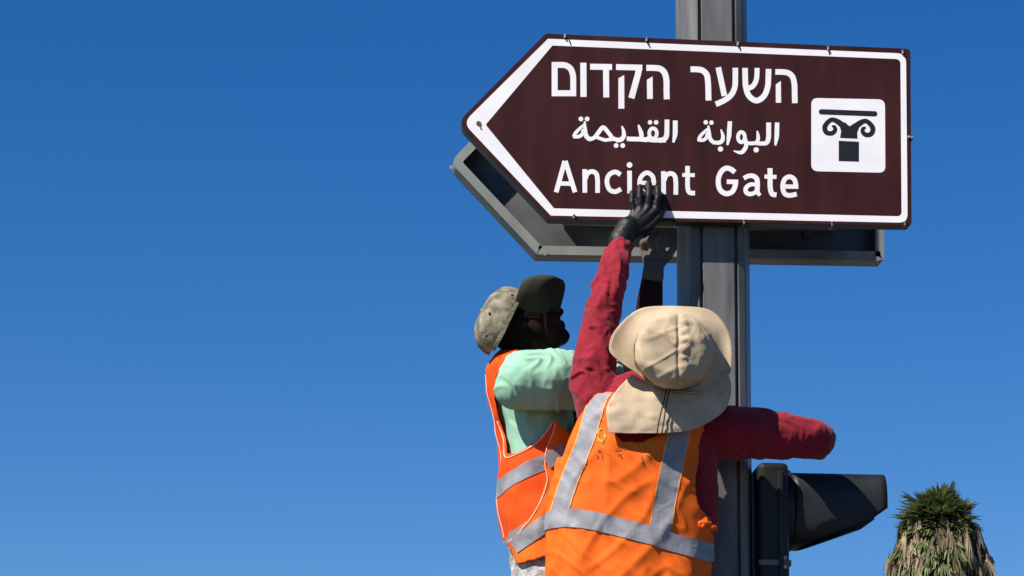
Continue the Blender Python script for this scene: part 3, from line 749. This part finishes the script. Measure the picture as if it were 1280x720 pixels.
# ---- worker with the cap (left)
YMAP[0] = lambda y: y
w1 = thing('person', 'worker in mint shirt, orange vest and grey cap looking up', 'person', (at(676, 720, .22).x, .22, 2.02))
T1 = smooth_tab([(434, 655, 16, .22, .05), (446, 654, 32, .22, .10), (462, 657, 44, .22, .15), (480, 661, 49, .22, .165), (505, 666, 51, .22, .165), (540, 673, 48, .22, .16), (570, 676, 48, .22, .155), (610, 677, 51, .22, .15), (650, 680, 52, .22, .15), (690, 686, 49, .22, .15), (760, 688, 46, .22, .15)])
f1 = torso_fn(T1, 0, .9)
UA = [((657, 472, .02), 36), ((690, 473, .015), 38), ((722, 477, .045), 36), ((752, 479, .05), 34)]
UAb = [((662, 476, .05), 26), ((725, 479, .045), 23), ((800, 468, .09), 19)]
FA = [((800, 468, .09), 19), ((809, 420, .08), 20), ((813, 370, .05), 16), ((816, 342, .04), 13)]
LA1 = [((662, 478, .37), 30), ((730, 500, .42), 24), ((790, 470, .44), 20), ((850, 400, .40), 17), ((884, 345, .385), 13)]
c1 = at(658, 407, .18); fd1 = Vector((.74, .14, .66)); ud1 = Vector((-.66, -.12, .74))
H1F = [[(806, 316, .045), (803, 304, .030), (808, 295, .040)], [(813, 312, .045), (811, 300, .025), (816, 293, .040)], [(820, 312, .045), (820, 300, .025), (823, 293, .040)], [(827, 315, .045), (829, 303, .028), (830, 295, .042)]]
H1T = [(826, 330, .045), (836, 320, .045), (842, 310, .055)]
H2F = [[(884+4*k, 322+4*k, .375), (890+3*k, 311+5*k, .365), (896+2*k, 304+6*k, .352)] for k in range(4)]
H2T = [(876, 330, .375), (872, 318, .365), (874, 308, .352)]
b = bmesh.new(); loft_mesh(b, f1, 438, 770, -.024); chain(b, UAb); chain(b, FA); chain(b, LA1, -.006)
head_blobs(b, c1, fd1, ud1); cap(b, at(660, 466, .22), .062, c1-ud1*.06-fd1*.02, .058)
hand(b, (817, 338, .04), H1F, H1T, -.003); hand(b, (884, 344, .382), H2F, H2T, -.003)
FZ1 = w1.location.z
legs(b, w1.location.x, .22, 2.88, FZ1, -.012, .1, (1, 0))
link_mesh('body', remeshed(b, .0052, 6), 'darkskin', w1); eyes(c1, fd1, ud1, w1)
b = bmesh.new(); fu = fd1.normalized(); uu = (ud1-fu*ud1.dot(fu)).normalized(); ss = fu.cross(uu)
ball(b, c1+uu*.022-fu*.022, (.094, .082, .094), (fu, ss, uu)); ball(b, c1-fu*.06-uu*.03, (.042, .06, .06), (fu, ss, uu))
link_mesh('hair', remeshed(b, .006, 2), 'hair', w1)
b = bmesh.new(); loft_mesh(b, f1, 438, 720, -.010); P1 = chain(b, UA); chain(b, [((641, 487, .02), 24), ((690, 489, .01), 25), ((752, 489, .04), 24)]); P2 = chain(b, LA1[:3], .012)
me = remeshed(b, .0042, 7); wrinkle_mesh(me, arm_fold([P1, P2], (.0065, .005), 40)); link_mesh('shirt', me, 'mint', w1)
b = bmesh.new(); hand(b, (817, 338, .04), H1F, H1T, .001); cap(b, at(816, 346, .038), .034, at(817, 334, .04), .032)
link_mesh('glove', remeshed(b, .0028, 3), 'greyglove', w1)
b = bmesh.new(); hand(b, (884, 344, .382), H2F, H2T, .001); cap(b, at(884, 350, .386), .034, at(884, 338, .38), .032)
link_mesh('glove', remeshed(b, .0032, 3), 'greyglove', w1)
def wr1(v, phi, py):
    return .009*ridge(Vector((v.x*6, v.y*8+v.z*4, v.z*3)))+.004*noise.noise(v*20)-.002
hol1 = [([(662, 425), (645, 440), (630, 455), (620, 472), (618, 500), (624, 525), (632, 548), (634, 569), (650, 564), (668, 554), (682, 540), (693, 524), (702, 534), (712, 540), (735, 520), (735, 425)], 'front'),
        ([(560, 677), (633, 677), (647, 705), (670, 699), (695, 690), (740, 688), (740, 800), (560, 800)], 'both'),
        ([(645, 420), (640, 500), (650, 560), (690, 560), (706, 500), (705, 420)], 'back'),
        ([(600, 400), (740, 400), (740, 437), (600, 437)], 'both')]
vs, fs = cut_grid(f1, 436, 712, .006, 120, 200, hol1, wr1)
vest1 = obj('vest', vs, fs, 'shadedorange', w1, True); clean(vest1)
hit1 = caster(vest1); solid(vest1, .0022, 0)
pan = [(694, 520), (690, 540), (682, 560), (680, 580), (683, 600), (675, 625), (662, 648), (645, 668), (631, 680), (560, 680), (560, 400), (694, 400)]
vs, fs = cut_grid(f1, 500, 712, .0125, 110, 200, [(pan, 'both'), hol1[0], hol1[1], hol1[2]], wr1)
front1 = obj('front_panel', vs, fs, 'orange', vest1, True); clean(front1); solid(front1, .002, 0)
hit1f = caster(front1)
belt(f1, wr1, lambda phi: 580-24*math.sin(phi), 20, TP, vest1, holes=[hol1[0][0]])
belt(f1, wr1, lambda phi: 650-26*math.sin(phi), 20, TP, vest1, holes=[hol1[1][0]])
ribbon('reflective_strip', hit1f, [(642, 683), (655, 674), (678, 657), (700, 641), (712, 632)], [20]*5, .004, 'tape', front1)
ribbon('reflective_strip', hit1f, [(683, 578), (694, 570), (706, 561)], [18]*3, .004, 'tape', front1)
surface_tube('panel_hem', hit1f, [(x+1.5, y+.5) for x, y in pan[:9]], .0022, .001, 'piping', front1)
edge = [(655, 436), (632, 452), (619, 472), (617, 500), (623, 525), (631, 548), (633, 570), (650, 565), (668, 555), (682, 541), (693, 525)]
surface_tube('armhole_piping', hit1, [(x-1, y+1.5) for x, y in edge[4:]], .0026, .001, 'piping', vest1)
q = []
for py in range(470, 678, 6): q.append((f1(-math.pi/2, py, .006)+Vector((-wr1(f1(-math.pi/2, py, .006), -math.pi/2, py)-.001, 0, 0)), .0026))
v, f = tube_grid(q, 8, 3); obj('side_piping', v, f, 'piping', vest1, True, True)
# cap
YMAP[0] = lambda y: y+.13
cc = at(629, 402, .03); A = Vector((-.90, -.10, .42)).normalized(); Tn = Vector((.42, .02, .90)); Tn = (Tn-A*Tn.dot(A)).normalized(); Bn = A.cross(Tn)
vs = []; fs = []; NR, NC = 18, 64
for i in range(NR+1):
    t = i/NR; h = .080*math.sin(t*math.pi/2)**.9; rr = math.cos(t*math.pi/2)**.72 if i < NR else 0.001
    for k in range(NC):
        s = 2*math.pi*k/NC
        p = cc+A*(h-.006)+Tn*(.110*rr*math.cos(s))+Bn*(.090*rr*math.sin(s))
        p += (p-cc).normalized()*(.004*noise.noise(p*28)+.0025*math.cos(s*6)*rr-.002*(abs(math.cos(s*3)) < .08))
        vs.append(p)
for i in range(NR):
    for k in range(NC): fs.append((i*NC+k, i*NC+(k+1) % NC, (i+1)*NC+(k+1) % NC, (i+1)*NC+k))
capo = obj('baseball_cap', vs, fs, 'cap', w1, True, True); solid(capo, .0025, 1)
vz = [[(643, 382, -.055), (655, 387, -.045), (675, 391, -.02), (698, 392, .06)],
      [(647, 366, -.065), (660, 366, -.06), (682, 369, -.03), (703, 374, .055)],
      [(652, 354, -.06), (666, 350, -.055), (688, 351, -.03), (706, 358, .045)],
      [(657, 349, -.04), (672, 344.5, -.035), (690, 345, -.015), (703, 350, .03)]]
v, f = patch(vz, 8); o = obj('visor', v, f, 'visor', capo, True, True); solid(o, .004, 0)
v, f = patch([[(614.5, 437, -.075), (624, 418, -.085), (634, 397, -.085), (645, 377, -.075)], [(618.5, 439, -.073), (629, 420, -.083), (639, 399, -.083), (648.5, 379, -.073)]], 8)
o = obj('strap', v, f, 'cap', capo, True, True); solid(o, .002, 0)
b = bmesh.new(); ball(b, cc+A*.0755, .006, sub=2); bobj('top_button', b, 'cap', capo)
for px, py, y in ((612, 392, -.045), (608, 420, -.05), (640, 369, -.04)):
    b = bmesh.new(); ball(b, at(px, py, y), (.004, .006, .005), sub=2); bobj('eyelet', b, 'cord', capo)
YMAP[0] = lambda y: y
b = bmesh.new(); legs(b, w1.location.x, .22, 2.9, FZ1, .010, .1, (1, 0)); loft_mesh(b, f1, 684, 800, -.004, 20, 36)
me = remeshed(b, .006, 4); wrinkle_mesh(me, lambda v: .008*ridge(Vector((v.x*26, v.y*20, v.z*14)))*(1 if v.z > 2.6 else .3)); link_mesh('trousers', me, 'greytrouser', w1)
boots(w1, .22, (1, 0), .1, FZ1)

# ------------------------------------------------------------------ work platform below the frame
wp = thing('work_platform', 'grey steel work platform on legs beneath the two workers', 'platform', (.1, 0, 0))
px0, px1, py0, py1 = at(640, 720, 0).x-.35, PX-.15, -.62, .62
b = bmesh.new(); box(b, ((px0+px1)/2, 0, FZ1-.03), (px1-px0, py1-py0, .06)); bobj('deck', b, 'alu', wp)
for x in (px0+.04, px1-.04):
    for y in (py0+.04, py1-.04):
        b = bmesh.new(); cyl(b, (x, y, 0), (x, y, FZ1-.06), .024); bobj('leg', b, 'steel', wp)
for y in (py0+.04, py1-.04):
    b = bmesh.new(); cyl(b, (px0+.04, y, .2), (px1-.04, y, FZ1-.2), .014); bobj('brace', b, 'steel', wp)

# ------------------------------------------------------------------ palm in the distance
PYD = 52.0; pb = at(1174, 720, PYD); ptop = at(1174, 612, PYD); u_ = mpp(PYD)*1.0
palm = thing('palm_tree', 'fan palm with shaggy dead fronds standing far behind the traffic signal', 'palm tree', (pb.x, PYD, 0))
zt = ptop.z-.38
v, f = tube_grid([(Vector((pb.x+.02*k, PYD, zt*k/8)), .36-.012*k) for k in range(9)], 20, 4, lambda s, th, p: .02*math.sin(s*9)); obj('trunk', v, f, 'bark', palm, True, True)
rng = random.Random(11)
def fan(vs, fs, base, d, length, blade, n, droop, width, spread, curl=0.0):
    d = d.normalized(); side = d.cross(Vector((0, 0, 1)))
    if side.length < .1: side = Vector((1, 0, 0))
    side.normalize(); nrm = side.cross(d)
    tip = base+d*length; tip.z -= droop*length*.25
    # stalk
    w = .016; i0 = len(vs); vs += [base-side*w, base+side*w, tip+side*w*.7, tip-side*w*.7]; fs.append((i0, i0+1, i0+2, i0+3))
    for k in range(n):
        a = spread*(k/(n-1)-.5)+rng.uniform(-.06, .06); L = blade*(1-.28*abs(a)/spread*2)*rng.uniform(.8, 1.08)
        e = d*math.cos(a)+side*math.sin(a)+nrm*rng.uniform(-.15, .15); q = side*math.cos(a)-d*math.sin(a); q = (q+nrm*rng.uniform(-.7, .7)).normalized()
        m1 = tip+e*L*.55; m1.z -= droop*L*.12; t1 = tip+e*L; t1.z -= droop*L*rng.uniform(.3, .65)
        i0 = len(vs); vs += [tip-q*width*.25, tip+q*width*.25, m1+q*width*.55, m1-q*width*.55, t1+q*width*.08, t1-q*width*.08]
        fs += [(i0, i0+1, i0+2, i0+3), (i0+3, i0+2, i0+4, i0+5)]
vs = []; fs = []; ctr = Vector((pb.x+.0, PYD, zt-.42))
for k in range(210):
    el = math.asin(rng.uniform(-.45, 1.0)); az = rng.uniform(0, 2*math.pi); d = Vector((math.cos(el)*math.cos(az), math.cos(el)*math.sin(az), math.sin(el)))
    fan(vs, fs, ctr+Vector((0, 0, rng.uniform(-.05, .20))), d, rng.uniform(.34, .60), .46*rng.uniform(.8, 1.1), 17, rng.uniform(.08, .6), .055, 2.6)
obj('green_crown', vs, fs, 'leaf', palm)
vs = []; fs = []; vs2 = []; fs2 = []
for k in range(900):
    t = rng.random()**1.1; z = ctr.z+.30-3.8*t; az = rng.uniform(0, 2*math.pi); dz = ctr.z+.55-z
    rr = 1.06*(1-math.exp(-(dz+.08)*3.0))*rng.choice((rng.uniform(.80, 1.0), rng.uniform(.55, .85)))
    base = Vector((ctr.x+rr*math.cos(az), PYD+rr*math.sin(az), z)); d = Vector((math.cos(az)*.16+rng.uniform(-.1, .1), math.sin(az)*.16, -1))
    A_, B_ = (vs, fs) if rng.random() < .62 else (vs2, fs2)
    fan(A_, B_, base, d, .10, rng.uniform(.3, .75), 7, .12, rng.uniform(.03, .08), rng.uniform(.3, 1.3))
obj('dead_skirt', vs, fs, 'dead', palm); obj('dead_skirt', vs2, fs2, 'dead2', palm)
vs = []; fs = []
for k in range(260):
    z = ctr.z+.30-1.9*rng.random()**1.6; az = rng.uniform(0, 2*math.pi); d = Vector((math.cos(az)*.8, math.sin(az)*.8, -.5))
    fan(vs, fs, Vector((ctr.x, PYD, z)), d, rng.uniform(.72, .95), rng.uniform(.28, .5), 11, .8, .05, 1.5)
obj('drooping_fronds', vs, fs, 'leaf', palm)
